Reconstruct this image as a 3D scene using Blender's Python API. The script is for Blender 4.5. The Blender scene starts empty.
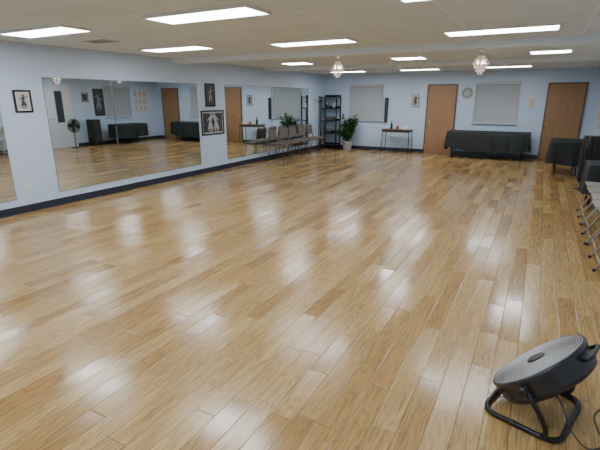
import bpy, bmesh, math, random
from mathutils import Vector, Matrix
random.seed(7)
C = bpy.context.scene.collection
PI = math.pi
R = math.radians
XL, XR, YB, YF, H = -6.6, 1.2, 13.9, -2.5, 2.4

# ---------------------------------------------------------------- materials
def mat(name, col, rough=0.5, metal=0.0, emit=None, es=0.0, noise=0.0, nscale=8.0, bump=0.0, bscale=200.0, spec=0.5, trans=0.0):
    m = bpy.data.materials.new(name); m.use_nodes = True
    nt = m.node_tree; b = nt.nodes['Principled BSDF']
    b.inputs['Base Color'].default_value = (*col, 1)
    b.inputs['Roughness'].default_value = rough
    b.inputs['Metallic'].default_value = metal
    b.inputs['Specular IOR Level'].default_value = spec
    b.inputs['Transmission Weight'].default_value = trans
    if emit:
        b.inputs['Emission Color'].default_value = (*emit, 1)
        b.inputs['Emission Strength'].default_value = es
    tc = nt.nodes.new('ShaderNodeTexCoord')
    if noise > 0:
        n = nt.nodes.new('ShaderNodeTexNoise'); n.inputs['Scale'].default_value = nscale; n.inputs['Detail'].default_value = 4
        nt.links.new(tc.outputs['Object'], n.inputs['Vector'])
        mr = nt.nodes.new('ShaderNodeMapRange')
        mr.inputs['To Min'].default_value = 1 - noise; mr.inputs['To Max'].default_value = 1 + noise
        nt.links.new(n.outputs['Fac'], mr.inputs['Value'])
        vm = nt.nodes.new('ShaderNodeVectorMath'); vm.operation = 'SCALE'
        vm.inputs[0].default_value = col
        nt.links.new(mr.outputs[0], vm.inputs['Scale'])
        nt.links.new(vm.outputs[0], b.inputs['Base Color'])
    if bump > 0:
        n2 = nt.nodes.new('ShaderNodeTexNoise'); n2.inputs['Scale'].default_value = bscale
        nt.links.new(tc.outputs['Object'], n2.inputs['Vector'])
        bp = nt.nodes.new('ShaderNodeBump'); bp.inputs['Strength'].default_value = bump; bp.inputs['Distance'].default_value = 0.002
        nt.links.new(n2.outputs['Fac'], bp.inputs['Height']); nt.links.new(bp.outputs[0], b.inputs['Normal'])
    return m

def wood(name, c1, c2, rough=0.4, sx=30, sz=2.0):
    m = bpy.data.materials.new(name); m.use_nodes = True
    nt = m.node_tree; b = nt.nodes['Principled BSDF']
    tc = nt.nodes.new('ShaderNodeTexCoord'); mp = nt.nodes.new('ShaderNodeMapping')
    mp.inputs['Scale'].default_value = (sx, sx, sz)
    n = nt.nodes.new('ShaderNodeTexNoise'); n.inputs['Scale'].default_value = 1; n.inputs['Detail'].default_value = 5
    cr = nt.nodes.new('ShaderNodeValToRGB')
    cr.color_ramp.elements[0].position = .3; cr.color_ramp.elements[1].position = .7
    cr.color_ramp.elements[0].color = (*c1, 1); cr.color_ramp.elements[1].color = (*c2, 1)
    nt.links.new(tc.outputs['Object'], mp.inputs[0]); nt.links.new(mp.outputs[0], n.inputs['Vector'])
    nt.links.new(n.outputs['Fac'], cr.inputs[0]); nt.links.new(cr.outputs[0], b.inputs['Base Color'])
    b.inputs['Roughness'].default_value = rough
    return m

class NG:
    def __init__(s, nt): s.nt = nt
    def m(s, op, a, b=None, c=None):
        n = s.nt.nodes.new('ShaderNodeMath'); n.operation = op
        for i, v in enumerate((a, b, c)):
            if v is None: continue
            if isinstance(v, (int, float)): n.inputs[i].default_value = v
            else: s.nt.links.new(v, n.inputs[i])
        return n.outputs[0]
    def xyz(s, x, y, z):
        n = s.nt.nodes.new('ShaderNodeCombineXYZ')
        for i, v in enumerate((x, y, z)):
            if isinstance(v, (int, float)): n.inputs[i].default_value = v
            else: s.nt.links.new(v, n.inputs[i])
        return n.outputs[0]

def floor_mat():
    m = bpy.data.materials.new('oak_planks'); m.use_nodes = True
    nt = m.node_tree; g = NG(nt); b = nt.nodes['Principled BSDF']; L = nt.links.new
    tc = nt.nodes.new('ShaderNodeTexCoord'); sp = nt.nodes.new('ShaderNodeSeparateXYZ'); L(tc.outputs['Object'], sp.inputs[0])
    X, Y = sp.outputs[0], sp.outputs[1]
    W = 0.127
    xr = g.m('DIVIDE', g.m('ADD', X, 20), W); row = g.m('FLOOR', xr); fx = g.m('FRACT', xr)
    wn = nt.nodes.new('ShaderNodeTexWhiteNoise'); wn.noise_dimensions = '1D'; L(row, wn.inputs['W']); r1 = wn.outputs['Value']
    sc = nt.nodes.new('ShaderNodeSeparateColor'); L(wn.outputs['Color'], sc.inputs[0])
    Ln = g.m('MULTIPLY_ADD', sc.outputs[1], 0.45, 0.60)
    y0 = g.m('DIVIDE', g.m('MULTIPLY_ADD', r1, 9.0, g.m('ADD', Y, 20)), Ln)
    yy = g.m('MULTIPLY_ADD', g.m('SINE', g.m('MULTIPLY', y0, 2.1)), 0.28, y0)
    col = g.m('FLOOR', yy); fy = g.m('FRACT', yy)
    w3 = nt.nodes.new('ShaderNodeTexWhiteNoise'); w3.noise_dimensions = '3D'; L(g.xyz(row, col, 3.3), w3.inputs['Vector'])
    pid = w3.outputs['Value']
    s3 = nt.nodes.new('ShaderNodeSeparateColor'); L(w3.outputs['Color'], s3.inputs[0])
    cr = nt.nodes.new('ShaderNodeValToRGB'); e = cr.color_ramp.elements
    e[0].position = 0; e[0].color = (.285, .162, .058, 1)
    e[1].position = 1; e[1].color = (.450, .300, .128, 1)
    a = e.new(.12); a.color = (.335, .200, .074, 1)
    a = e.new(.5); a.color = (.380, .237, .088, 1)
    a = e.new(.85); a.color = (.405, .260, .102, 1)
    L(pid, cr.inputs[0])
    n = nt.nodes.new('ShaderNodeTexNoise'); n.inputs['Scale'].default_value = 1; n.inputs['Detail'].default_value = 6; n.inputs['Distortion'].default_value = .6
    L(g.xyz(g.m('MULTIPLY', X, 60), g.m('MULTIPLY', Y, 3.5), g.m('MULTIPLY', pid, 60)), n.inputs['Vector'])
    n2 = nt.nodes.new('ShaderNodeTexNoise'); n2.inputs['Scale'].default_value = 1; n2.inputs['Detail'].default_value = 2
    L(g.xyz(g.m('MULTIPLY', X, 11), g.m('MULTIPLY', Y, 1.2), g.m('MULTIPLY', pid, 90)), n2.inputs['Vector'])
    rings = g.m('ABSOLUTE', g.m('SINE', g.m('MULTIPLY', n2.outputs['Fac'], 40)))
    rings = g.m('POWER', rings, .5)
    gr = g.m('MULTIPLY_ADD', n.outputs['Fac'], 1.2, .42)
    gr = g.m('MULTIPLY', gr, g.m('MULTIPLY_ADD', rings, .46, .66))
    ex = g.m('MULTIPLY', g.m('MINIMUM', fx, g.m('SUBTRACT', 1, fx)), W)
    ey = g.m('MULTIPLY', g.m('MINIMUM', fy, g.m('SUBTRACT', 1, fy)), Ln)
    ed = g.m('MINIMUM', ex, ey)
    gap = nt.nodes.new('ShaderNodeMapRange'); gap.inputs['From Min'].default_value = .0006; gap.inputs['From Max'].default_value = .0032
    L(ed, gap.inputs['Value'])
    gapf = g.m('MULTIPLY_ADD', gap.outputs[0], .65, .35)
    tot = g.m('MULTIPLY', gr, gapf)
    vm = nt.nodes.new('ShaderNodeVectorMath'); vm.operation = 'SCALE'; L(cr.outputs[0], vm.inputs[0]); L(tot, vm.inputs['Scale'])
    L(vm.outputs[0], b.inputs['Base Color'])
    nr = nt.nodes.new('ShaderNodeTexNoise'); nr.inputs['Scale'].default_value = 1.4; L(tc.outputs['Object'], nr.inputs['Vector'])
    rg = g.m('ADD', g.m('MULTIPLY_ADD', nr.outputs['Fac'], .13, .095), g.m('MULTIPLY', s3.outputs[0], .08))
    L(rg, b.inputs['Roughness'])
    tilt = g.m('MULTIPLY', g.m('SUBTRACT', fx, .5), g.m('MULTIPLY', g.m('SUBTRACT', s3.outputs[1], .5), .0040))
    tilt2 = g.m('MULTIPLY', g.m('MULTIPLY', fy, Ln), g.m('MULTIPLY', g.m('SUBTRACT', s3.outputs[2], .5), .042))
    hgt = g.m('ADD', g.m('ADD', tilt, tilt2), g.m('MULTIPLY', gap.outputs[0], .0006))
    hgt = g.m('ADD', hgt, g.m('MULTIPLY', n.outputs['Fac'], .00014))
    bp = nt.nodes.new('ShaderNodeBump'); bp.inputs['Strength'].default_value = .8; bp.inputs['Distance'].default_value = 1.0
    L(hgt, bp.inputs['Height']); L(bp.outputs[0], b.inputs['Normal'])
    b.inputs['Specular IOR Level'].default_value = .72
    return m

def ceil_mat():
    m = bpy.data.materials.new('ceiling_tiles'); m.use_nodes = True
    nt = m.node_tree; g = NG(nt); b = nt.nodes['Principled BSDF']; L = nt.links.new
    tc = nt.nodes.new('ShaderNodeTexCoord'); sp = nt.nodes.new('ShaderNodeSeparateXYZ'); L(tc.outputs['Object'], sp.inputs[0])
    def d(v, w, off):
        f = g.m('FRACT', g.m('DIVIDE', g.m('ADD', v, off), w)); return g.m('MULTIPLY', g.m('MINIMUM', f, g.m('SUBTRACT', 1, f)), w)
    ed = g.m('MINIMUM', d(sp.outputs[0], 1.2, 20.1), d(sp.outputs[1], .6, 20.2))
    gr = g.m('GREATER_THAN', ed, .012)
    n = nt.nodes.new('ShaderNodeTexNoise'); n.inputs['Scale'].default_value = 90; n.inputs['Detail'].default_value = 3; L(tc.outputs['Object'], n.inputs['Vector'])
    nl = nt.nodes.new('ShaderNodeTexWhiteNoise'); nl.noise_dimensions = '3D'
    L(g.xyz(g.m('FLOOR', g.m('DIVIDE', g.m('ADD', sp.outputs[0], 20.1), 1.2)), g.m('FLOOR', g.m('DIVIDE', g.m('ADD', sp.outputs[1], 20.2), .6)), 0), nl.inputs['Vector'])
    t = g.m('MULTIPLY', g.m('MULTIPLY_ADD', n.outputs['Fac'], .25, .85), g.m('MULTIPLY_ADD', nl.outputs['Value'], .05, .95))
    t = g.m('MULTIPLY', t, g.m('MULTIPLY_ADD', gr, -.14, 1.12))
    vm = nt.nodes.new('ShaderNodeVectorMath'); vm.operation = 'SCALE'; vm.inputs[0].default_value = (.68, .77, .85); L(t, vm.inputs['Scale'])
    L(vm.outputs[0], b.inputs['Base Color']); b.inputs['Roughness'].default_value = .9
    return m

M = {
 'wall': mat('pale_blue_paint', (.53, .64, .80), .55, noise=.03, nscale=2, bump=.15),
 'soffit': mat('beam_paint', (.72, .80, .88), .7, noise=.03, nscale=2),
 'base': mat('dark_navy_baseboard', (.018, .024, .045), .35, noise=.1),
 'mirror': mat('mirror_glass', (.80, .84, .84), .015, 1.0),
 'mirror_edge': mat('mirror_edge', (.35, .42, .42), .2, .6),
 'troffer': mat('troffer_white', (.75, .75, .74), .5),
 'diff': mat('diffuser_lit', (.9, .9, .9), .5, emit=(.90, .95, 1.0), es=20.0),
 'diff2': mat('diffuser_lit_bright', (.9, .9, .9), .5, emit=(.90, .95, 1.0), es=30.0),
 'door': wood('oak_door', (.30, .165, .078), (.34, .19, .092), .4, 25, 1.2),
 'doorframe': mat('door_frame_brown', (.12, .075, .05), .45, noise=.1),
 'white': mat('white_plastic', (.75, .75, .74), .45),
 'wdoor': mat('white_door_paint', (.62, .66, .70), .4),
 'glassdark': mat('dark_glass', (.05, .06, .075), .08),
 'panegrey': mat('grey_pane', (.22, .24, .26), .3),
 'frame_w': mat('window_frame_grey', (.48, .52, .58), .45),
 'brass': mat('brass', (.6, .45, .2), .3, 1.0),
 'chrome': mat('chrome', (.75, .76, .78), .12, 1.0),
 'black': mat('black_plastic', (.012, .012, .014), .35, noise=.15, nscale=15),
 'matte': mat('matte_black_interior', (.008, .008, .009), .8, spec=.2),
 'blackmetal': mat('black_metal', (.015, .015, .017), .3, .4),
 'cloth': mat('black_cloth', (.009, .014, .014), .65, noise=.25, nscale=12, bump=.5, bscale=300),
 'grille': mat('grey_wire', (.50, .51, .52), .4, .1),
 'drum': mat('charcoal_drum', (.020, .020, .022), .3, noise=.1),
 'blade': mat('fan_blade', (.06, .061, .063), .5),
 'taupe': mat('taupe_upholstery', (.14, .115, .10), .75, noise=.15, nscale=40, bump=.4),
 'chairmetal': mat('chair_bronze_metal', (.16, .13, .11), .35, .6),
 'beige': mat('beige_chair_metal', (.40, .38, .34), .35, .3, noise=.05),
 'tan': mat('tan_seat_paint', (.38, .355, .31), .4, .1),
 'leaf': mat('leaf_green', (.035, .10, .025), .45, noise=.4, nscale=6),
 'stem': mat('plant_stem', (.12, .075, .04), .8, noise=.2),
 'pot': mat('glazed_pot', (.42, .42, .40), .35, noise=.08),
 'soil': mat('soil', (.04, .03, .02), .95, noise=.3),
 'tabletop': wood('walnut_laminate', (.06, .035, .022), (.11, .065, .04), .35, 3, 25),
 'paper': mat('white_paper', (.72, .71, .67), .8),
 'cream': mat('cream_paper', (.66, .60, .48), .8),
 'photo_dark': mat('dark_photograph', (.05, .05, .06), .3, noise=.9, nscale=14),
 'photo_grey': mat('grey_photograph', (.22, .23, .25), .3, noise=.8, nscale=12),
 'photo_light': mat('light_photograph', (.46, .46, .47), .4, noise=.5, nscale=16),
 'wreath': mat('silver_wreath', (.30, .29, .28), .5, .3, noise=.3, nscale=30),
 'red': mat('red_print', (.45, .05, .04), .5),
 'orange': mat('orange_print', (.6, .25, .10), .6),
 'bottle': mat('dark_bottle', (.02, .05, .03), .1, spec=.6),
 'crystal': mat('glowing_crystal_glass', (.93, .86, .86), .05, 0, trans=.75, emit=(1, .72, .68), es=.25),  # chandelier's faint pink glow put into the crystal material as emission
 'bulb': mat('candle_bulb', (1, .9, .8), .3, emit=(1, .78, .70), es=8),
 'vent': mat('vent_grey', (.55, .56, .56), .6),
 'ventdark': mat('vent_dark', (.24, .24, .24), .8),
 'cone': mat('speaker_mesh', (.03, .03, .033), .5, noise=.3, nscale=80),
 'blinds': mat('grey_blinds', (.42, .445, .46), .45),
}
M['floor'] = floor_mat(); M['ceil'] = ceil_mat()

# ---------------------------------------------------------------- mesh builder
class MB:
    def __init__(s): s.bm = bmesh.new(); s.T = Matrix.Identity(4)
    def V(s, p): return s.bm.verts.new(s.T @ Vector(p))
    def face(s, vs, smooth=False):
        try:
            f = s.bm.faces.new(vs); f.smooth = smooth; return f
        except ValueError: return None
    def box(s, c, d, rot=None, bev=0.0):
        Mx = Matrix.Translation(c) @ (rot.to_4x4() if rot else Matrix.Identity(4)) @ Matrix.Diagonal((d[0], d[1], d[2], 1))
        r = bmesh.ops.create_cube(s.bm, size=1.0, matrix=s.T @ Mx)
        if bev > 0:
            es = set()
            for v in r['verts']:
                for e in v.link_edges: es.add(e)
            bmesh.ops.bevel(s.bm, geom=list(es), offset=bev, segments=2, affect='EDGES', profile=.6)
        return s
    def b2(s, x0, x1, y0, y1, z0, z1, bev=0.0):
        return s.box(((x0+x1)/2, (y0+y1)/2, (z0+z1)/2), (abs(x1-x0), abs(y1-y0), abs(z1-z0)), None, bev)
    def tube(s, pts, r, seg=8, closed=False, cap=True):
        P = [Vector(p) for p in pts]; n = len(P); rings = []
        rr = r if isinstance(r, (list, tuple)) else [r]*n
        prev = None
        for i in range(n):
            if closed: t = (P[(i+1) % n] - P[i-1]).normalized()
            else: t = (P[min(i+1, n-1)] - P[max(i-1, 0)]).normalized()
            if prev is None:
                a = Vector((0, 0, 1)) if abs(t.z) < .9 else Vector((1, 0, 0))
                u = t.cross(a).normalized()
            else:
                u = (prev - t*prev.dot(t)).normalized()
            prev = u; w = t.cross(u)
            rings.append([s.V(P[i] + (u*math.cos(2*PI*k/seg) + w*math.sin(2*PI*k/seg))*rr[i]) for k in range(seg)])
        m = n if closed else n-1
        for i in range(m):
            A = rings[i]; B = rings[(i+1) % n]
            for k in range(seg): s.face([A[k], A[(k+1) % seg], B[(k+1) % seg], B[k]], True)
        if not closed and cap:
            s.face(rings[0][::-1]); s.face(rings[-1])
        return s
    def cyl(s, p0, p1, r0, r1=None, seg=16):
        return s.tube([p0, p1], [r0, r1 if r1 is not None else r0], seg)
    def lathe(s, prof, seg=32, c=(0, 0, 0), smooth=True):
        rings = []
        for (r, z) in prof:
            if r < 1e-6: rings.append([s.V((c[0], c[1], c[2]+z))])
            else: rings.append([s.V((c[0]+r*math.cos(2*PI*k/seg), c[1]+r*math.sin(2*PI*k/seg), c[2]+z)) for k in range(seg)])
        for A, B in zip(rings, rings[1:]):
            for k in range(seg):
                k2 = (k+1) % seg
                if len(A) == 1 and len(B) == 1: continue
                if len(A) == 1: s.face([A[0], B[k2], B[k]], smooth)
                elif len(B) == 1: s.face([A[k], A[k2], B[0]], smooth)
                else: s.face([A[k], A[k2], B[k2], B[k]], smooth)
        return s
    def poly(s, pts, th, axis=Vector((0, 1, 0))):
        a = [s.V(p) for p in pts]; b = [s.V(Vector(p) + axis*th) for p in pts]
        s.face(a); s.face(b[::-1]); n = len(a)
        for i in range(n): s.face([a[i], b[i], b[(i+1) % n], a[(i+1) % n]])
        return s
    def build(s, name, m, parent=None, kind=None, label=None):
        bmesh.ops.recalc_face_normals(s.bm, faces=s.bm.faces)
        me = bpy.data.meshes.new(name); s.bm.to_mesh(me); s.bm.free()
        me.materials.append(M[m] if isinstance(m, str) else m)
        o = bpy.data.objects.new(name, me); C.objects.link(o)
        if parent: o.parent = parent
        if kind: o['kind'] = kind
        if label: o['label'] = label
        return o

def fillet(pts, r=0.04, n=5, closed=False):
    P = [Vector(p) for p in pts]; out = []; N = len(P)
    for i in range(N):
        if not closed and i in (0, N-1): out.append(P[i]); continue
        a, b, c = P[i-1], P[i], P[(i+1) % N]
        d1 = (a-b); d2 = (c-b); q = min(r, d1.length*.45, d2.length*.45)
        s, e = b+d1.normalized()*q, b+d2.normalized()*q
        for k in range(n+1):
            t = k/n; out.append(s*(1-t)**2 + b*2*t*(1-t) + e*t*t)
    return out

def thing(name, label, cat, loc=(0, 0, 0), rz=0, group=None):
    o = bpy.data.objects.new(name, None); o.empty_display_size = .1; C.objects.link(o)
    o.location = loc; o.rotation_euler = (0, 0, rz); o['label'] = label; o['category'] = cat
    if group: o['group'] = group
    return o
def tag(o, label, cat, group=None):
    o['label'] = label; o['category'] = cat
    if group: o['group'] = group
    return o
def dup(root, label, loc=None, rz=None):
    r = root.copy(); C.objects.link(r)
    if loc is not None: r.location = loc
    if rz is not None: r.rotation_euler = (0, 0, rz)
    r['label'] = label
    for ch in list(root.children):
        c = ch.copy(); C.objects.link(c); c.parent = r
        for g in list(ch.children):
            d = g.copy(); C.objects.link(d); d.parent = c
    return r

# ---------------------------------------------------------------- room shell
MB().b2(XL-.1, XR+.1, YF-.1, YB+.1, -.1, 0).build('floor', 'floor', kind='structure')
MB().b2(XL-.1, XR+.1, YF-.1, YB+.1, H, H+.1).build('ceiling', 'ceil', kind='structure')
MB().b2(XL-.1, XL, YF, YB, 0, H).build('wall_left', 'wall', kind='structure')
MB().b2(XR, XR+.1, YF, YB, 0, H).build('wall_right', 'wall', kind='structure')
MB().b2(XL-.1, XR+.1, YB, YB+.1, 0, H).build('wall_back', 'wall', kind='structure')
MB().b2(XL-.1, XR+.1, YF-.1, YF, 0, H).build('wall_front', 'wall', kind='structure')
MB().b2(XL, XR, 6.85, 7.10, H-.09, H).build('trim_1', 'soffit', kind='structure')
MB().b2(XL, XR, 10.2, 10.5, H-.07, H).build('trim_2', 'soffit', kind='structure')
MB().b2(XL, XL+.014, YF, YB, 0, .11).build('baseboard_left', 'base', kind='structure')
MB().b2(XR-.014, XR, YF, 8.9, 0, .11).b2(XR-.014, XR, 9.95, YB, 0, .11).build('baseboard_right', 'base', kind='structure')
bb = MB()
for a, b_ in ((XL+.014, -3.15), (-2.27, 0.03), (.94, XR-.014)): bb.b2(a, b_, YB-.014, YB, 0, .11)
bb.build('baseboard_back', 'base', kind='structure')

def back_door(i, x0, x1, h):
    d = MB().b2(x0, x1, YB-.035, YB-.001, .005, h, .003).build('door_%d' % i, 'door', kind='structure')
    f = MB(); w = .035
    f.b2(x0-w, x0, YB-.045, YB-.001, 0, h+w); f.b2(x1, x1+w, YB-.045, YB-.001, 0, h+w); f.b2(x0, x1, YB-.045, YB-.001, h, h+w)
    f.build('door_frame', 'doorframe', d)
    T = MB(); kx = x0+.07
    T.cyl((kx, YB-.035, .97), (kx, YB-.043, .97), .03); T.cyl((kx, YB-.04, .97), (kx, YB-.075, .97), .011)
    T.T = Matrix.Translation((kx, YB-.09, .97)); T.lathe([(0, -.026), (.02, -.02), (.028, 0), (.02, .02), (0, .026)], 14)
    T.build('door_knob', 'brass', d)
    return d
back_door(1, -3.11, -2.31, 2.01)
back_door(2, 0.07, .90, 2.01)
d = MB().b2(XR-.035, XR-.001, 9.0, 9.88, .005, 2.03, .003).build('door_3', 'wdoor', kind='structure')
f = MB(); f.b2(XR-.045, XR-.001, 8.95, 9.0, 0, 2.08); f.b2(XR-.045, XR-.001, 9.88, 9.93, 0, 2.08); f.b2(XR-.045, XR-.001, 9.0, 9.88, 2.03, 2.08)
f.build('door_frame', 'wdoor', d)
MB().b2(XR-.040, XR-.035, 9.30, 9.56, .85, 1.88).build('glass_pane', 'glassdark', d)
MB().cyl((XR-.036, 9.07, .97), (XR-.08, 9.07, .97), .012).tube([(XR-.08, 9.06, .97), (XR-.08, 9.18, .97)], .01).build('door_handle', 'chrome', d)

def window(i, c, w, z0, z1, rot):
    def nb():
        m = MB(); m.T = Matrix.Translation(c) @ Matrix.Rotation(rot, 4, 'Z'); return m
    fw = .035; root = nb()
    root.b2(-w/2-fw, -w/2, -.03, -.001, z0-fw, z1+fw); root.b2(w/2, w/2+fw, -.03, -.001, z0-fw, z1+fw)
    root.b2(-w/2, w/2, -.03, -.001, z1, z1+fw); root.b2(-w/2, w/2, -.03, -.001, z0-fw, z0)
    o = root.build('window_%d' % i, 'frame_w', kind='structure')
    g = nb(); g.b2(-w/2, w/2, -.006, -.002, z0, z1); g.build('pane', 'panegrey', o)
    s = nb(); n = int((z1-z0-.06)/.030)
    for k in range(n):
        s.box((0, -.022, z0+.022+k*.030), (w-.02, .029, .0025), Matrix.Rotation(R(66), 3, 'X'))
    s.build('blinds', 'blinds', o)
    hb = nb(); hb.b2(-w/2+.005, w/2-.005, -.038, -.006, z1-.04, z1, .003); hb.build('blind_headrail', 'frame_w', o)
    sl = nb(); sl.b2(-w/2-.06, w/2+.06, -.06, -.001, z0-.055, z0-fw, .004); sl.build('window_sill', 'frame_w', o)
window(1, (-5.10, YB, 0), 1.10, .98, 2.06, 0)
window(2, (-1.20, YB, 0), 1.12, .98, 2.06, 0)
window(3, (XR, 11.85, 0), 1.10, .98, 2.06, -PI/2)

# ---------------------------------------------------------------- mirrors
def mirror(y0, y1, label):
    t = thing('wall_mirror', label, 'mirror', (XL, y0, .22), 0, 'frameless mirror panels on the left wall')
    w = y1-y0
    MB().b2(.001, .006, 0, w, 0, 1.72).build('backing', 'mirror_edge', t)
    MB().b2(.006, .0075, .004, w-.004, .003, 1.717).build('mirror_glass', 'mirror', t)
    e = MB(); e.b2(.006, .010, 0, .004, 0, 1.72); e.b2(.006, .010, w-.004, w, 0, 1.72); e.b2(.006, .010, .004, w-.004, 1.717, 1.723); e.b2(.006, .010, .004, w-.004, -.004, .003)
    e.build('edge_trim', 'mirror_edge', t)
mirror(2.2, 3.46, 'frameless wall mirror cut off by the left edge of the photo, left of the outlet')
mirror(4.12, 5.33, 'frameless wall mirror panel between the outlet and the wider panel')
mirror(5.335, 7.5, 'wide frameless wall mirror panel just left of the two dance pictures')
mirror(8.46, 10.5, 'frameless wall mirror panel just right of the two dance pictures')
mirror(10.505, 12.7, 'farthest frameless wall mirror panel, behind the row of taupe chairs')

# ---------------------------------------------------------------- ceiling lights
protos = {}
def light(name_label, x, y, a, b_):
    if (a, b_) not in protos:
        t = thing('ceiling_light', name_label, 'ceiling light', (x, y, H), 0, 'fluorescent ceiling light panels')
        f = MB(); f.b2(-a, a, -b_, -b_+.02, -.03, -.001); f.b2(-a, a, b_-.02, b_, -.03, -.001)
        f.b2(-a, -a+.02, -b_+.02, b_-.02, -.03, -.001); f.b2(a-.02, a, -b_+.02, b_-.02, -.03, -.001)
        f.build('frame', 'troffer', t)
        MB().b2(-a+.02, a-.02, -b_+.02, b_-.02, -.026, -.004).build('diffuser', 'diff' if a > .55 else 'diff2', t)
        protos[(a, b_)] = t
    else: dup(protos[(a, b_)], name_label, (x, y, H))
side = ('nearest the left wall', 'in the middle of its row', 'nearest the right wall')
BIG, SQ, FAR = (.60, .20), (.31, .24), (.52, .18)
rows = (('lit ceiling light panel %s, row closest in view', BIG, ((-5.22, 3.38), (-2.88, 3.46), (-.50, 3.55))),
        ('lit ceiling light panel %s, row just before the ceiling beam', BIG, ((-5.15, 5.45), (-2.93, 5.76), (-.55, 5.78))),
        ('short lit ceiling light panel %s, row just behind the chandeliers', SQ, ((-4.9, 8.9), (-2.4, 8.8), (-.02, 8.7))),
        ('lit ceiling light panel %s, far row by the back wall', FAR, ((-5.1, 12.3), (-3.05, 12.3), (-.88, 12.2))),
        ('added out-of-view fill light panel %s, overhead row beside the camera', BIG, ((-5.2, 1.1), (-2.88, 1.1), (-.5, 1.1))),  # out-of-view row, added only to light the near part of the room
        ('added out-of-view fill light panel %s, row behind the camera', BIG, ((-5.2, -1.2), (-2.88, -1.2), (-.5, -1.2))))  # also unseen, added as extra light from behind the view
for lab, (a, b_), ps in rows:
    for k in range(3): light(lab % side[k], ps[k][0], ps[k][1], a, b_)

def vent(x, y, label, first=[None]):
    if first[0]: dup(first[0], label, (x, y, H)); return
    t = thing('ceiling_vent', label, 'vent', (x, y, H), 0, 'ceiling air vents')
    MB().b2(-.20, .20, -.10, .10, -.004, -.001).build('backing', 'ventdark', t)
    f = MB(); f.b2(-.22, .22, -.12, -.095, -.013, -.001); f.b2(-.22, .22, .095, .12, -.013, -.001); f.b2(-.22, -.195, -.095, .095, -.013, -.001); f.b2(.195, .22, -.095, .095, -.013, -.001)
    f.build('frame', 'vent', t)
    s = MB()
    for k in range(6): s.box((0, -.078+k*.031, -.009), (.388, .018, .002), Matrix.Rotation(R(30), 3, 'X'))
    s.build('louvres', 'vent', t)
    first[0] = t
vent(-5.48, 4.35, 'grey louvred air vent in the ceiling between the two left lights')
vent(-3.6, 7.6, 'grey louvred air vent in the ceiling beside the left chandelier')

# ---------------------------------------------------------------- chandeliers
def chandelier(x, y, label):
    t = thing('chandelier', label, 'chandelier', (x, y, H), 0, 'small crystal chandeliers')
    MB().lathe([(0, 0), (.05, 0), (.05, -.012), (.02, -.03), (0, -.03)], 20).build('ceiling_canopy', 'chrome', t)
    MB().cyl((0, 0, -.03), (0, 0, -.34), .007, seg=8).lathe([(0, -.32), (.018, -.33), (.022, -.35), (.010, -.37), (0, -.38)], 12).build('stem', 'chrome', t)
    tiers = ((.055, -.095, 7, 2), (.095, -.145, 10, 2), (.122, -.19, 13, 4), (.088, -.25, 9, 4), (.042, -.29, 6, 4))
    f = MB()
    for r, z, n, c in tiers:
        f.tube([(r*math.cos(a*PI/12), r*math.sin(a*PI/12), z) for a in range(24)], .0035, 6, True)
        for k in range(4):
            a = k*PI/2; f.cyl((0, 0, z), (r*math.cos(a), r*math.sin(a), z), .003, seg=6)
    f.build('ring_frame', 'chrome', t)
    for k in range(5):
        a = k*2*PI/5+.3; p = (.06*math.cos(a), .06*math.sin(a))
        m = MB(); m.lathe([(0, -.225), (.012, -.22), (.014, -.195), (.006, -.17), (0, -.155)], 8, (p[0], p[1], 0)); m.build('bulb', 'bulb', t)
    for (r, z, n, c) in tiers:
        for k in range(n):
            a = 2*PI*k/n; m = MB()
            for j in range(c):
                rr = r*(1-.09*j); zz = z-.014-j*.022; s = .008 if j < c-1 else .011
                m.lathe([(0, zz+s*1.3), (s, zz), (0, zz-s*1.3)], 6, (rr*math.cos(a), rr*math.sin(a), 0), False)
            m.build('crystal_strand', 'crystal', t)
    return t
ch = chandelier(-3.55, 8.05, 'small rounded crystal chandelier, farther from the right wall')
dup(ch, 'small rounded crystal chandelier, nearer to the right wall', (-1.0, 8.05, H))

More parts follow.
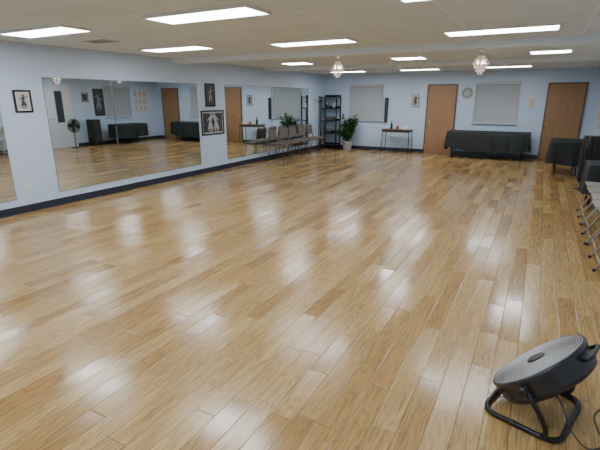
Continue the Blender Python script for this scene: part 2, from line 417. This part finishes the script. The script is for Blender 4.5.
# ---------------------------------------------------------------- framed pictures
def picture(name, label, loc, rz, w, h, art, matw=.0, fw=.02, cat='picture', group=None, fmat='black', figs=True, pm='photo_grey', figm='paper'):
    t = thing(name, label, cat, loc, rz, group)
    f = MB(); f.b2(-w/2, -w/2+fw, -.022, -.001, -h/2, h/2); f.b2(w/2-fw, w/2, -.022, -.001, -h/2, h/2)
    f.b2(-w/2+fw, w/2-fw, -.022, -.001, h/2-fw, h/2); f.b2(-w/2+fw, w/2-fw, -.022, -.001, -h/2, -h/2+fw)
    f.build('frame', fmat, t)
    if matw:
        MB().b2(-w/2+fw, w/2-fw, -.010, -.002, -h/2+fw, h/2-fw).build('mat_board', art, t)
    MB().b2(-w/2+fw+matw, w/2-fw-matw, -.012, -.004, -h/2+fw+matw, h/2-fw-matw).build('print', pm, t)
    if figs:
        def ell(g, cx, cz, rx, rz_, an, y=-.0125, n=18):
            g.poly([(cx+rx*math.cos(q*2*PI/n)*math.cos(an)-rz_*math.sin(q*2*PI/n)*math.sin(an), y, cz+rx*math.cos(q*2*PI/n)*math.sin(an)+rz_*math.sin(q*2*PI/n)*math.cos(an)) for q in range(n)], -.0010)
        def figure(cx, cz, s, lean, m='paper'):
            g = MB(); sg = 1 if lean > 0 else -1
            ell(g, cx+.36*lean*s, cz+.36*s, .055*s, .07*s, 0)
            ell(g, cx+.18*lean*s, cz+.16*s, .085*s, .17*s, -lean, -.0126)
            g.poly([(cx-.07*s, -.0127, cz+.04*s), (cx+.08*s, -.0127, cz+.04*s), (cx+.17*s, -.0127, cz-.16*s), (cx+.20*s, -.0127, cz-.30*s), (cx-.02*s, -.0127, cz-.26*s), (cx-.17*s, -.0127, cz-.31*s), (cx-.12*s, -.0127, cz-.12*s)], -.001)
            ell(g, cx+(.18*sg+.2*lean)*s, cz+.27*s, .15*s, .028*s, .5*sg, -.0128)
            ell(g, cx-(.14*sg-.2*lean)*s, cz+.17*s, .13*s, .028*s, .7*sg, -.0129)
            ell(g, cx-.06*s, cz-.34*s, .03*s, .12*s, .15, -.0130); ell(g, cx+.10*s, cz-.33*s, .03*s, .12*s, -.2, -.0131)
            g.build('dancer_silhouette', m, t)
        if w > h:
            for i, cx in enumerate((-w*.13, w*.14)): figure(cx, .0, h*.95, (.25, -.3)[i], figm)
        else: figure(0, 0, h*.72, .15, figm)
    return t
LW = PI/2
RW = -PI/2
picture('framed_picture', 'small black framed print of a figure, left of the nearest full mirror', (XL, 3.79, 1.60), LW, .25, .31, 'paper', .022, .024, pm='photo_light', figm='photo_dark')
picture('framed_picture', 'tall black framed dance picture above the wider picture between mirrors', (XL, 7.92, 1.71), LW, .33, .50, 'paper', 0, .025, pm='photo_dark', figm='photo_grey')
picture('framed_picture', 'wide black framed black-and-white dancers picture below the tall one', (XL, 7.97, 1.11), LW, .78, .54, 'photo_light', .03, .03, pm='photo_dark', figm='photo_light')
picture('framed_picture', 'small framed picture on back wall between dark table and left brown door', (-3.50, YB, 1.57), 0, .22, .36, 'paper', .03, .018, pm='photo_grey', figs=True, figm='photo_dark')
picture('framed_picture', 'small dark framed picture on the right wall past the glazed door', (XR, 10.45, 1.68), RW, .24, .32, 'paper', .02, .02, pm='photo_dark', figs=False)
picture('framed_picture', 'tall dark framed poster on the right wall beside the window', (XR, 11.0, 1.50), RW, .42, .95, 'paper', 0, .03, pm='photo_dark', figs=True, figm='photo_grey')
for r_ in range(3):
    for c_ in range(3):
        t = thing('wall_notice', 'small paper notice in the grid on the right wall, row %s, %s' % (('top', 'middle', 'bottom')[r_], ('first', 'second', 'third')[c_]) + ' from the window', 'notice', (XR, 12.72+c_*.22, 1.80-r_*.28), RW, 'grid of notices on the right wall')
        MB().b2(-.075, .075, -.006, -.001, -.11, .11).build('sheet', 'cream', t)
        m = MB()
        for k in range(4): m.b2(-.05, .05-.012*((k*7+r_+c_) % 3), -.0075, -.006, .07-k*.045, .09-k*.045)
        m.build('print', 'orange', t)
# wreath-like ornament
t = thing('wall_ornament', 'small round grey wreath-like ornament on back wall beside the left brown door', 'wall ornament', (-2.0, YB, 1.79))
m = MB()
m.tube([(.105*math.cos(k*PI/12), -.014, .105*math.sin(k*PI/12)) for k in range(24)], .012, 8, True)
for k in range(16):
    a = k*PI/8
    for rr, of in ((.105, 0), (.125, .12)):
        q = a+of; d_ = Vector((math.cos(q), -.15, math.sin(q))); s_ = Vector((-math.sin(q), 0, math.cos(q))); b0 = Vector((rr*math.cos(q), -.018, rr*math.sin(q)))*.9
        v = [m.V(b0-s_*.004), m.V(b0+d_*.03+s_*.018), m.V(b0+d_*.062), m.V(b0+d_*.03-s_*.018)]
        m.face(v)
m.build('leaf_ring', 'wreath', t)
MB().poly([(.085*math.cos(k*PI/10), -.010, .085*math.sin(k*PI/10)) for k in range(20)], .008).build('centre_disc', 'photo_light', t)
t = thing('wall_sign', 'small cream paper sign on back wall between right window and right door', 'sign', (-.30, YB, 1.52))
MB().b2(-.07, .07, -.008, -.001, -.13, .13, .002).build('sheet', 'cream', t)
m = MB()
for k in range(5): m.b2(-.045, .045-.01*(k % 2), -.0095, -.008, .08-k*.04, .09-k*.04)
m.build('print', 'photo_grey', t)
t = thing('wall_speaker', 'slim black upright speaker on back wall at right edge of left window', 'speaker', (-4.40, YB, 1.28))
MB().b2(-.045, .045, -.07, -.004, -.38, .38, .008).build('cabinet', 'black', t)
MB().b2(-.036, .036, -.078, -.070, -.35, .35, .002).build('speaker_grille', 'cone', t)
MB().b2(-.03, .03, -.004, -.0005, -.1, .1).build('bracket', 'blackmetal', t)
t = thing('wall_outlet', 'white electrical outlet low on left wall between the two left mirrors', 'outlet', (XL, 3.66, .40), LW)
MB().b2(-.036, .036, -.006, -.001, -.058, .058, .002).build('cover_plate', 'white', t)
for z in (-.024, .024):
    o = MB().b2(-.016, .016, -.009, -.006, z-.014, z+.014, .001).build('socket', 'white', t)
    MB().b2(-.008, -.005, -.0095, -.009, z-.006, z+.006).b2(.005, .008, -.0095, -.009, z-.006, z+.006).build('slots', 'black', o)

# ---------------------------------------------------------------- stacking chairs by the left wall
def stack_chair():
    t = thing('side_chair', '', 'chair', (0, 0, 0), 0, 'taupe chairs in a row along the left mirror')
    m = MB(); m.box((0, -.02, .45), (.43, .42, .05), None, .018); m.build('seat', 'taupe', t)
    m = MB(); m.box((0, .215, .70), (.40, .035, .28), Matrix.Rotation(R(-8), 3, 'X'), .014); m.build('backrest', 'taupe', t)
    for s in (-1, 1):
        MB().tube(fillet([(s*.215, -.24, 0), (s*.205, -.20, .40), (s*.205, -.19, .425)], .03), .011).build('leg', 'chairmetal', t)
        MB().tube(fillet([(s*.215, .26, 0), (s*.205, .17, .42)], .03), .011).build('leg', 'chairmetal', t)
        MB().box((s*.205, -.01, .418), (.02, .40, .02)).build('side_rail', 'chairmetal', t)
    MB().tube(fillet([(-.208, .165, .41), (-.208, .19, .55), (-.205, .235, .86), (.205, .235, .86), (.208, .19, .55), (.208, .165, .41)], .06), .011).build('back_frame', 'chairmetal', t)
    return t
cl = ['taupe side chair at the near end of the row along the left mirror',
      'second taupe side chair from the near end of the mirror row',
      'middle taupe side chair of the row along the left mirror',
      'fourth taupe side chair from the near end, toward the shelf',
      'taupe side chair at the far end of the row, closest to the black shelf']
c0 = stack_chair(); c0['label'] = cl[0]
ys = (10.25, 10.8, 11.35, 11.9, 12.45)
rzs = (.06, -.08, .03, -.05, .1)
c0.location = (-6.2, ys[0], 0); c0.rotation_euler = (0, 0, PI/2+rzs[0])
for k in range(1, 5): dup(c0, cl[k], (-6.2, ys[k], 0), PI/2+rzs[k])

# coat stand by the corner
t = thing('coat_stand', 'tall thin black coat stand between last taupe chair and black shelf', 'coat stand', (-6.38, 13.05, 0))
MB().lathe([(0, 0), (.15, 0), (.15, .015), (.03, .035), (0, .035)], 28).build('base', 'blackmetal', t)
MB().cyl((0, 0, .03), (0, 0, 1.66), .016).lathe([(0, 1.64), (.022, 1.66), (.026, 1.69), (.012, 1.72), (0, 1.725)], 12).build('pole', 'blackmetal', t)
for k in range(4):
    a = PI/4+k*PI/2; ca, sa = math.cos(a), math.sin(a)
    MB().tube(fillet([(0, 0, 1.52), (.10*ca, .10*sa, 1.53), (.13*ca, .13*sa, 1.62)], .04), .008).build('hook', 'blackmetal', t)

# ---------------------------------------------------------------- black shelf unit
t = thing('shelf_unit', 'tall open black metal shelf in the back left corner', 'shelf', (-6.23, 13.62, 0))
for sx in (-1, 1):
    for sy in (-1, 1): MB().box((sx*.28, sy*.17, .86), (.03, .03, 1.72)).build('post', 'blackmetal', t)
for z in (.12, .52, .92, 1.32, 1.68):
    m = MB(); m.b2(-.27, .27, -.16, .16, z-.014, z+.014)
    m.b2(-.28, .28, .15, .17, z+.014, z+.07)
    m.build('shelf', 'blackmetal', t)
for s in (-1, 1):
    MB().tube([(s*.28, -.17, .12), (s*.28, .17, .92), (s*.28, -.17, 1.68)], .006, 6).build('side_brace', 'blackmetal', t)
t = thing('storage_basket', 'small taupe basket on the black shelf unit, second level', 'basket', (-6.28, 13.60, .535))
MB().lathe([(0, 0), (.08, 0), (.10, .14), (.094, .14), (.074, .008), (0, .008)], 20).build('basket_body', 'taupe', t)
tag(MB().b2(-6.38, -6.10, 13.52, 13.72, .935, 1.06, .006).build('storage_box', 'chairmetal'), 'bronze storage box on the middle level of the black shelf', 'box')
t = thing('vase', 'small pale vase on the black shelf, level above the storage box', 'vase', (-6.1, 13.58, 1.335))
MB().lathe([(0, 0), (.035, 0), (.055, .06), (.03, .13), (.036, .16), (.030, .16), (.024, .13), (0, .02)], 20).build('vase_body', 'pot', t)
t = thing('jar', 'dark lidded jar on the black shelf beside the pale vase', 'jar', (-6.34, 13.58, 1.335))
MB().lathe([(0, 0), (.05, 0), (.055, .02), (.055, .12), (.045, .135), (0, .135)], 20).build('jar_body', 'bottle', t)
MB().lathe([(.048, .13), (.048, .155), (0, .155)], 20).build('lid', 'chrome', t)

# ---------------------------------------------------------------- plant
t = thing('potted_plant', 'leafy green potted plant on the floor between black shelf and dark table', 'plant', (-5.50, 13.38, 0))
MB().lathe([(0, 0), (.11, 0), (.125, .02), (.16, .27), (.17, .30), (.155, .30), (.145, .27), (0, .27)], 28).build('pot', 'pot', t)
MB().lathe([(.143, .272), (.07, .285), (0, .28)], 20).build('soil', 'soil', t)
st = MB(); lf = MB()
for k in range(22):
    a = k*2.4; rr = .1+.27*random.random(); hh = .52+.62*random.random()
    p = [(.03*math.cos(a), .03*math.sin(a), .27), (.5*rr*math.cos(a), .5*rr*math.sin(a), .27+hh*.42), (rr*math.cos(a), rr*math.sin(a), hh)]
    st.tube(p, [.009, .006, .003], 6)
    for j in range(44):
        u = .25+.75*random.random()
        q = Vector(p[0]).lerp(Vector(p[1]), u*2) if u < .5 else Vector(p[1]).lerp(Vector(p[2]), u*2-1)
        d = Vector((random.uniform(-1, 1), random.uniform(-1, 1), random.uniform(-.3, .9))).normalized()
        s_ = d.cross(Vector((0, 0, 1))).normalized(); L_ = .10+.07*random.random(); w_ = .028+.018*random.random()
        dr = Vector((0, 0, -L_*.25))
        v = [lf.V(q), lf.V(q+d*L_*.5+s_*w_), lf.V(q+d*L_*1.05+dr*1.6), lf.V(q+d*L_*.5-s_*w_), lf.V(q+d*L_*.5+dr*.5)]
        lf.face([v[0], v[1], v[4]]); lf.face([v[1], v[2], v[4]]); lf.face([v[2], v[3], v[4]]); lf.face([v[3], v[0], v[4]])
st.build('stems', 'stem', t); lf.build('foliage', 'leaf', t)

# ---------------------------------------------------------------- small dark table
TX = -3.88
t = thing('side_table', 'narrow dark wood table with thin black legs under the slim wall speaker', 'table', (TX, 13.45, 0))
MB().b2(-.45, .45, -.22, .22, .70, .73, .004).build('tabletop', 'tabletop', t)
for sx in (-1, 1):
    for sy in (-1, 1): MB().tube([(sx*.43, sy*.2, 0), (sx*.41, sy*.18, .70)], .013).build('leg', 'blackmetal', t)
for sy in (-1, 1): MB().b2(-.41, .41, sy*.182-.007, sy*.182+.007, .64, .70).build('apron', 'tabletop', t)
t = thing('bottle', 'dark bottle standing on the narrow dark table', 'bottle', (TX-.2, 13.48, .73))
MB().lathe([(0, 0), (.035, 0), (.037, .01), (.037, .14), (.014, .19), (.013, .24), (0, .24)], 18).build('bottle_body', 'bottle', t)
MB().lathe([(.015, .235), (.015, .26), (0, .26)], 12).build('cap', 'red', t)
t = thing('tissue_box', 'white tissue box on the narrow dark table', 'box', (TX+.26, 13.42, .73))
MB().b2(-.11, .11, -.06, .06, 0, .08, .004).build('box_body', 'paper', t)
MB().poly([(-.04, -.01, .08), (.04, .01, .08), (.05, .02, .13), (.0, 0, .15), (-.05, -.02, .12)], .004).build('tissue', 'white', t)
t = thing('cup', 'red cup beside the tissue box on the narrow dark table', 'cup', (TX+.03, 13.38, .73))
MB().lathe([(0, 0), (.03, 0), (.04, .10), (.036, .10), (.027, .006), (0, .006)], 18).build('cup_body', 'red', t)

# ---------------------------------------------------------------- tables under black cloths
def cloth_table(c, L_, D, rz, tlab, clab, hem=.22, top=.735, droop=.0):
    t = thing('folding_table', tlab, 'table', c, rz)
    MB().b2(-L_/2+.012, L_/2-.012, -D/2+.012, D/2-.012, top-.035, top, .006).build('tabletop', 'tabletop', t)
    lx = L_/2-min(.15, L_*.2)
    for sx in (-1, 1):
        for sy in (-1, 1): MB().tube([(sx*lx, sy*(D/2-.10), 0), (sx*lx, sy*(D/2-.10), top-.035)], .014).build('leg', 'blackmetal', t)
        MB().tube([(sx*lx, -D/2+.10, .12), (sx*lx, D/2-.10, .12)], .01).build('leg_brace', 'blackmetal', t)
    m = MB(); a, b_ = L_/2+.008, D/2+.008
    per = []; N = 240; tot = 2*(2*a+2*b_)
    for k in range(N):
        s = k/N*tot
        if s < 2*a: p, n, e_ = (-a+s, -b_), (0, -1), s/(2*a)
        elif s < 2*a+2*b_: p, n, e_ = (a, -b_+s-2*a), (1, 0), (s-2*a)/(2*b_)
        elif s < 4*a+2*b_: p, n, e_ = (a-(s-2*a-2*b_), b_), (0, 1), (s-2*a-2*b_)/(2*a)
        else: p, n, e_ = (-a, b_-(s-4*a-2*b_)), (-1, 0), (s-4*a-2*b_)/(2*b_)
        per.append((p, n, s, e_))
    rings = []; T_ = top
    levels = [(-.03, T_+.010), (-.004, T_+.006), (.004, T_-.012), (.010, T_-.13), (.014, T_-.28), (.02, (T_-.28+hem)/2), (.026, hem)]
    for li, (o_, z) in enumerate(levels):
        ring = []
        for (p, n, s, e_) in per:
            w = max(0, (T_-z))/.5
            fold = (math.sin(s*14+math.sin(s*4)*1.5)*.5+.5)*.032*w + .010*w*math.sin(s*33)
            last = 1 if li == len(levels)-1 else 0
            zz = z + (.02*math.sin(s*2.3+1) + .010*math.sin(s*9) - droop*math.sin(PI*e_))*last
            ring.append(m.V((p[0]+n[0]*(o_+fold), p[1]+n[1]*(o_+fold), zz)))
        rings.append(ring)
    for A, B in zip(rings, rings[1:]):
        for k in range(N): m.face([A[k], A[(k+1) % N], B[(k+1) % N], B[k]], True)
    m.face(rings[0])
    o = m.build('tablecloth', 'cloth'); o.location = c; o.rotation_euler = (0, 0, rz)
    tag(o, clab, 'tablecloth')
cloth_table((-1.27, 13.42, 0), 2.10, .66, 0, 'long folding table under black cloth beneath the right window', 'black cloth draped over the long table under the right window', .29, .735, .09)
cloth_table((.60, 11.70, 0), .66, 1.25, 0, 'folding table under black cloth along right wall before the right door', 'black cloth on the table standing before the right brown door', .25, .71, .04)
cloth_table((.92, 8.20, 0), .34, .70, 0, 'small folding table under black cloth beside the folding chairs', 'black cloth on the small table at right beside the beige chairs', .22, .66)

t = thing('loudspeaker', 'black floor loudspeaker between the two black cloth tables at right', 'speaker', (.97, 10.50, 0))
MB().b2(-.17, .17, -.17, .17, .03, .92, .02).build('cabinet', 'black', t)
MB().b2(-.178, -.17, -.14, .14, .10, .86, .003).build('speaker_grille', 'cone', t)
for sx in (-1, 1):
    for sy in (-1, 1): MB().cyl((sx*.13, sy*.12, 0), (sx*.13, sy*.12, .032), .02).build('foot', 'blackmetal', t)
MB().b2(-.08, .08, -.18, -.169, .70, .78, .003).build('handle', 'blackmetal', t)

# pedestal fan near glazed door (seen in the mirror)
t = thing('pedestal_fan', 'black pedestal fan standing in front of the glazed right wall door', 'fan', (.85, 9.62, 0), PI/2)
MB().lathe([(0, 0), (.15, 0), (.15, .015), (.03, .04), (0, .04)], 28).build('base', 'black', t)
MB().cyl((0, 0, .03), (0, 0, .62), .014).build('pole', 'blackmetal', t)
PT = Matrix.Translation((0, 0, .74)) @ Matrix.Rotation(R(-90), 4, 'X')
mt = MB(); mt.T = PT; mt.lathe([(0, -.10), (.05, -.09), (.055, -.01), (0, 0)], 18); mt.build('motor', 'black', t)
gr = MB(); gr.T = PT
for i in range(14):
    r = .05+.0135*i; z = .073-.045*(r/.23)**3
    gr.tube([(r*math.cos(a*PI/16), r*math.sin(a*PI/16), z) for a in range(32)], .0035, 5, True)
gr.tube([(.23*math.cos(a*PI/16), .23*math.sin(a*PI/16), .026) for a in range(32)], .009, 6, True)
for k in range(16):
    a = k*PI/8; gr.tube([(.04*math.cos(a), .04*math.sin(a), .073), (.12*math.cos(a), .12*math.sin(a), .068), (.23*math.cos(a), .23*math.sin(a), .026), (.12*math.cos(a), .12*math.sin(a), -.01)], .0035, 5)
gr.build('fan_guard', 'blackmetal', t)
def blade_mesh(k, n, r0, r1, tw, wid, T):
    m = MB(); m.T = T @ Matrix.Rotation(2*PI*k/n, 4, 'Z')
    S = 6; rows_ = []
    for i in range(S+1):
        u = i/S; r = r0+(r1-r0)*u; w = wid*(.55+.6*math.sin(PI*min(u*.8+.1, 1))); an = R(tw)*(1-.35*u)
        rows_.append([m.V((r, j*w*math.cos(an)+u*.03, j*w*math.sin(an))) for j in (-1, -.3, .4, 1)])
    for A, B in zip(rows_, rows_[1:]):
        for j in range(3): m.face([A[j], A[j+1], B[j+1], B[j]], True)
    return m
for k in range(4):
    blade_mesh(k, 4, .035, .20, 20, .065, PT @ Matrix.Translation((0, 0, .02))).build('blade', 'black', t)

# ---------------------------------------------------------------- folding chairs along the right wall
def fold_chair():
    t = thing('folding_chair', '', 'chair', (0, 0, 0), 0, 'beige metal folding chairs along the right wall')
    m = MB(); m.box((0, -.01, .445), (.39, .39, .022), None, .008); m.build('seat', 'tan', t)
    m = MB(); pts = []
    for zi in range(3):
        row_ = []
        for xi in range(9):
            x = -.2+.05*xi; z = .64+.085*zi; y = .205+.03*(zi-1)+.03*(1-(x/.2)**2)
            row_.append((m.V((x, y, z)), m.V((x, y+.008, z))))
        pts.append(row_)
    for A, B in zip(pts, pts[1:]):
        for i in range(8):
            m.face([A[i][0], A[i+1][0], B[i+1][0], B[i][0]], True); m.face([A[i][1], B[i][1], B[i+1][1], A[i+1][1]], True)
    for i in range(8):
        m.face([pts[0][i][0], pts[0][i][1], pts[0][i+1][1], pts[0][i+1][0]]); m.face([pts[2][i][0], pts[2][i+1][0], pts[2][i+1][1], pts[2][i][1]])
    m.build('backrest', 'tan', t)
    MB().tube(fillet([(-.215, -.24, .01), (-.215, .02, .45), (-.21, .235, .83), (.21, .235, .83), (.215, .02, .45), (.215, -.24, .01)], .05), .011).build('main_frame', 'beige', t)
    for s in (-1, 1):
        MB().tube([(s*.19, .25, .01), (s*.19, -.16, .43)], .010).build('leg', 'beige', t)
        MB().lathe([(0, 0), (.015, 0), (.015, .03), (0, .03)], 10, (s*.215, -.24, 0)).build('rubber_foot', 'black', t)
        MB().lathe([(0, 0), (.014, 0), (.014, .03), (0, .03)], 10, (s*.19, .25, 0)).build('rubber_foot', 'black', t)
    MB().tube([(-.19, .20, .06), (.19, .20, .06)], .007).build('crossbar', 'beige', t)
    MB().tube([(-.215, -.20, .08), (.215, -.20, .08)], .007).build('crossbar', 'beige', t)
    return t
fl = ['beige-grey metal folding chair nearest the camera along the right wall', 'second nearest beige-grey metal folding chair along the right wall',
      'third nearest beige-grey metal folding chair along the right wall', 'fourth nearest beige-grey metal folding chair along the right wall',
      'fifth nearest beige-grey metal folding chair along the right wall',
      'beige-grey metal folding chair farthest along the right wall, next to the small cloth table']
f0 = fold_chair(); f0['label'] = fl[0]
f0.location = (.89, 5.10, 0); f0.rotation_euler = (0, 0, -PI/2+.01)
for k in range(1, 6): dup(f0, fl[k], (.89+(.01, -.01, .01, 0, .01)[k-1], 5.10+.465*k, 0), -PI/2+(-.01, .01, -.01, .01, 0)[k-1])

# ---------------------------------------------------------------- foreground floor fan
fan = thing('floor_fan', 'large round grey and black floor fan tilted upward on a tubular stand', 'fan', (.178, 2.385, 0), R(74))
ZC = .262
DT = Matrix.Translation((0, 0, ZC)) @ Matrix.Rotation(R(-43.5), 4, 'X')
m = MB(); m.T = DT
m.lathe([(.246, .040), (.250, .047), (.258, .046), (.262, .038), (.261, .022), (.256, .010), (.254, -.050), (.244, -.076), (.226, -.086), (.226, -.080), (.238, -.068), (.246, -.044), (.247, .030), (.246, .040)], 64)
m.build('drum', 'drum', fan)
m = MB(); m.T = DT
for i in range(16):
    r = .060+.0124*i; z = .045+.006*(1-(r/.25)**2)
    m.tube([(r*math.cos(a*PI/24), r*math.sin(a*PI/24), z) for a in range(48)], .0019, 6, True)
for k in range(40):
    a = k*PI/20
    m.tube([(r*math.cos(a), r*math.sin(a), .043+.006*(1-(r/.25)**2)) for r in (.05, .15, .25)], .0016, 5)
gf = m.build('front_grille', 'grille', fan)
m = MB(); m.T = DT; m.lathe([(0, .049), (.045, .049), (.048, .054), (.043, .059), (0, .060)], 28); m.build('centre_badge', 'drum', gf)
m = MB(); m.T = DT
for i in range(8):
    r = .07+.022*i; m.tube([(r*math.cos(a*PI/20), r*math.sin(a*PI/20), -.084-.008*(1-(r/.24)**2)) for a in range(40)], .0025, 5, True)
for k in range(12):
    a = k*PI/6; m.tube([(.05*math.cos(a), .05*math.sin(a), -.093), (.230*math.cos(a), .230*math.sin(a), -.084)], .003, 5)
m.build('rear_grille', 'matte', fan)
m = MB(); m.T = DT; m.lathe([(0, -.125), (.055, -.123), (.07, -.112), (.075, -.035), (.05, -.02), (0, -.018)], 28); m.build('motor', 'matte', fan)
for k in range(5):
    blade_mesh(k, 5, .04, .236, 14, .065, DT @ Matrix.Translation((0, 0, -.015))).build('blade', 'blade', fan)
m = MB(); m.T = DT; m.lathe([(0, -.03), (.045, -.028), (.05, .014), (.03, .026), (0, .028)], 24); m.build('hub', 'matte', fan)
# low curved tube stand
BX, y0, y1 = .225, -.175, .195
MB().tube(fillet([(-BX, y0, .015), (-BX, y1, .015), (BX, y1, .015), (BX, y0, .015)], .085, 8, True), .0145, 12, True).build('base_loop', 'blackmetal', fan)
for s in (-1, 1):
    MB().tube(fillet([(s*BX, -.10, .02), (s*(BX+.02), -.12, .06), (s*.278, -.10, .15), (s*.278, 0, ZC+.02)], .06, 6), .013, 10).build('stand_arm', 'blackmetal', fan)
    k = MB(); k.tube([(s*.246, 0, ZC), (s*.292, 0, ZC)], .010, 12).tube([(s*.286, 0, ZC), (s*.310, 0, ZC)], [.024, .020], 12); k.build('tilt_knob', 'black', fan)
    MB().tube([(s*BX, .02, .016), (s*BX, .06, .016)], .016, 12).build('rubber_foot', 'black', fan)
h = MB(); h.T = DT
h.tube(fillet([(-.08, -.245, -.01), (-.08, -.285, -.01), (.08, -.285, -.01), (.08, -.245, -.01)], .03), .010, 10)
h.build('carry_handle', 'black', fan)
cd = [(0, -.06, .16), (-.06, -.13, .13), (-.12, -.20, .05), (-.14, -.28, .006), (-.06, -.33, .006), (.04, -.29, .006), (.16, -.25, .006), (.27, -.30, .006), (.26, -.5, .006), (.24, -.75, .006), (.22, -.96, .006)]
def catmull(P, n=8):
    P = [Vector(p) for p in P]; P = [P[0]]+P+[P[-1]]; out = []
    for i in range(1, len(P)-2):
        for k in range(n):
            t_ = k/n; a, b2, c, d2 = P[i-1], P[i], P[i+1], P[i+2]
            out.append(.5*((2*b2)+(c-a)*t_+(2*a-5*b2+4*c-d2)*t_*t_+(3*b2-a-3*c+d2)*t_**3))
    out.append(P[-2]); return out
MB().tube(catmull(cd), .0038, 7).build('power_cord', 'black', fan)

# ---------------------------------------------------------------- world + camera
w = bpy.data.worlds.new('world'); bpy.context.scene.world = w; w.use_nodes = True
w.node_tree.nodes['Background'].inputs[0].default_value = (.5, .6, .7, 1); w.node_tree.nodes['Background'].inputs[1].default_value = .1
cam = bpy.data.cameras.new('camera'); co = bpy.data.objects.new('camera', cam); C.objects.link(co)
co.location = (0, 0, 1.64); co.rotation_euler = (R(90-16.3), 0, R(28.5))
cam.sensor_width = 36; cam.lens = 433/600*36; cam.clip_start = .05
bpy.context.scene.camera = co
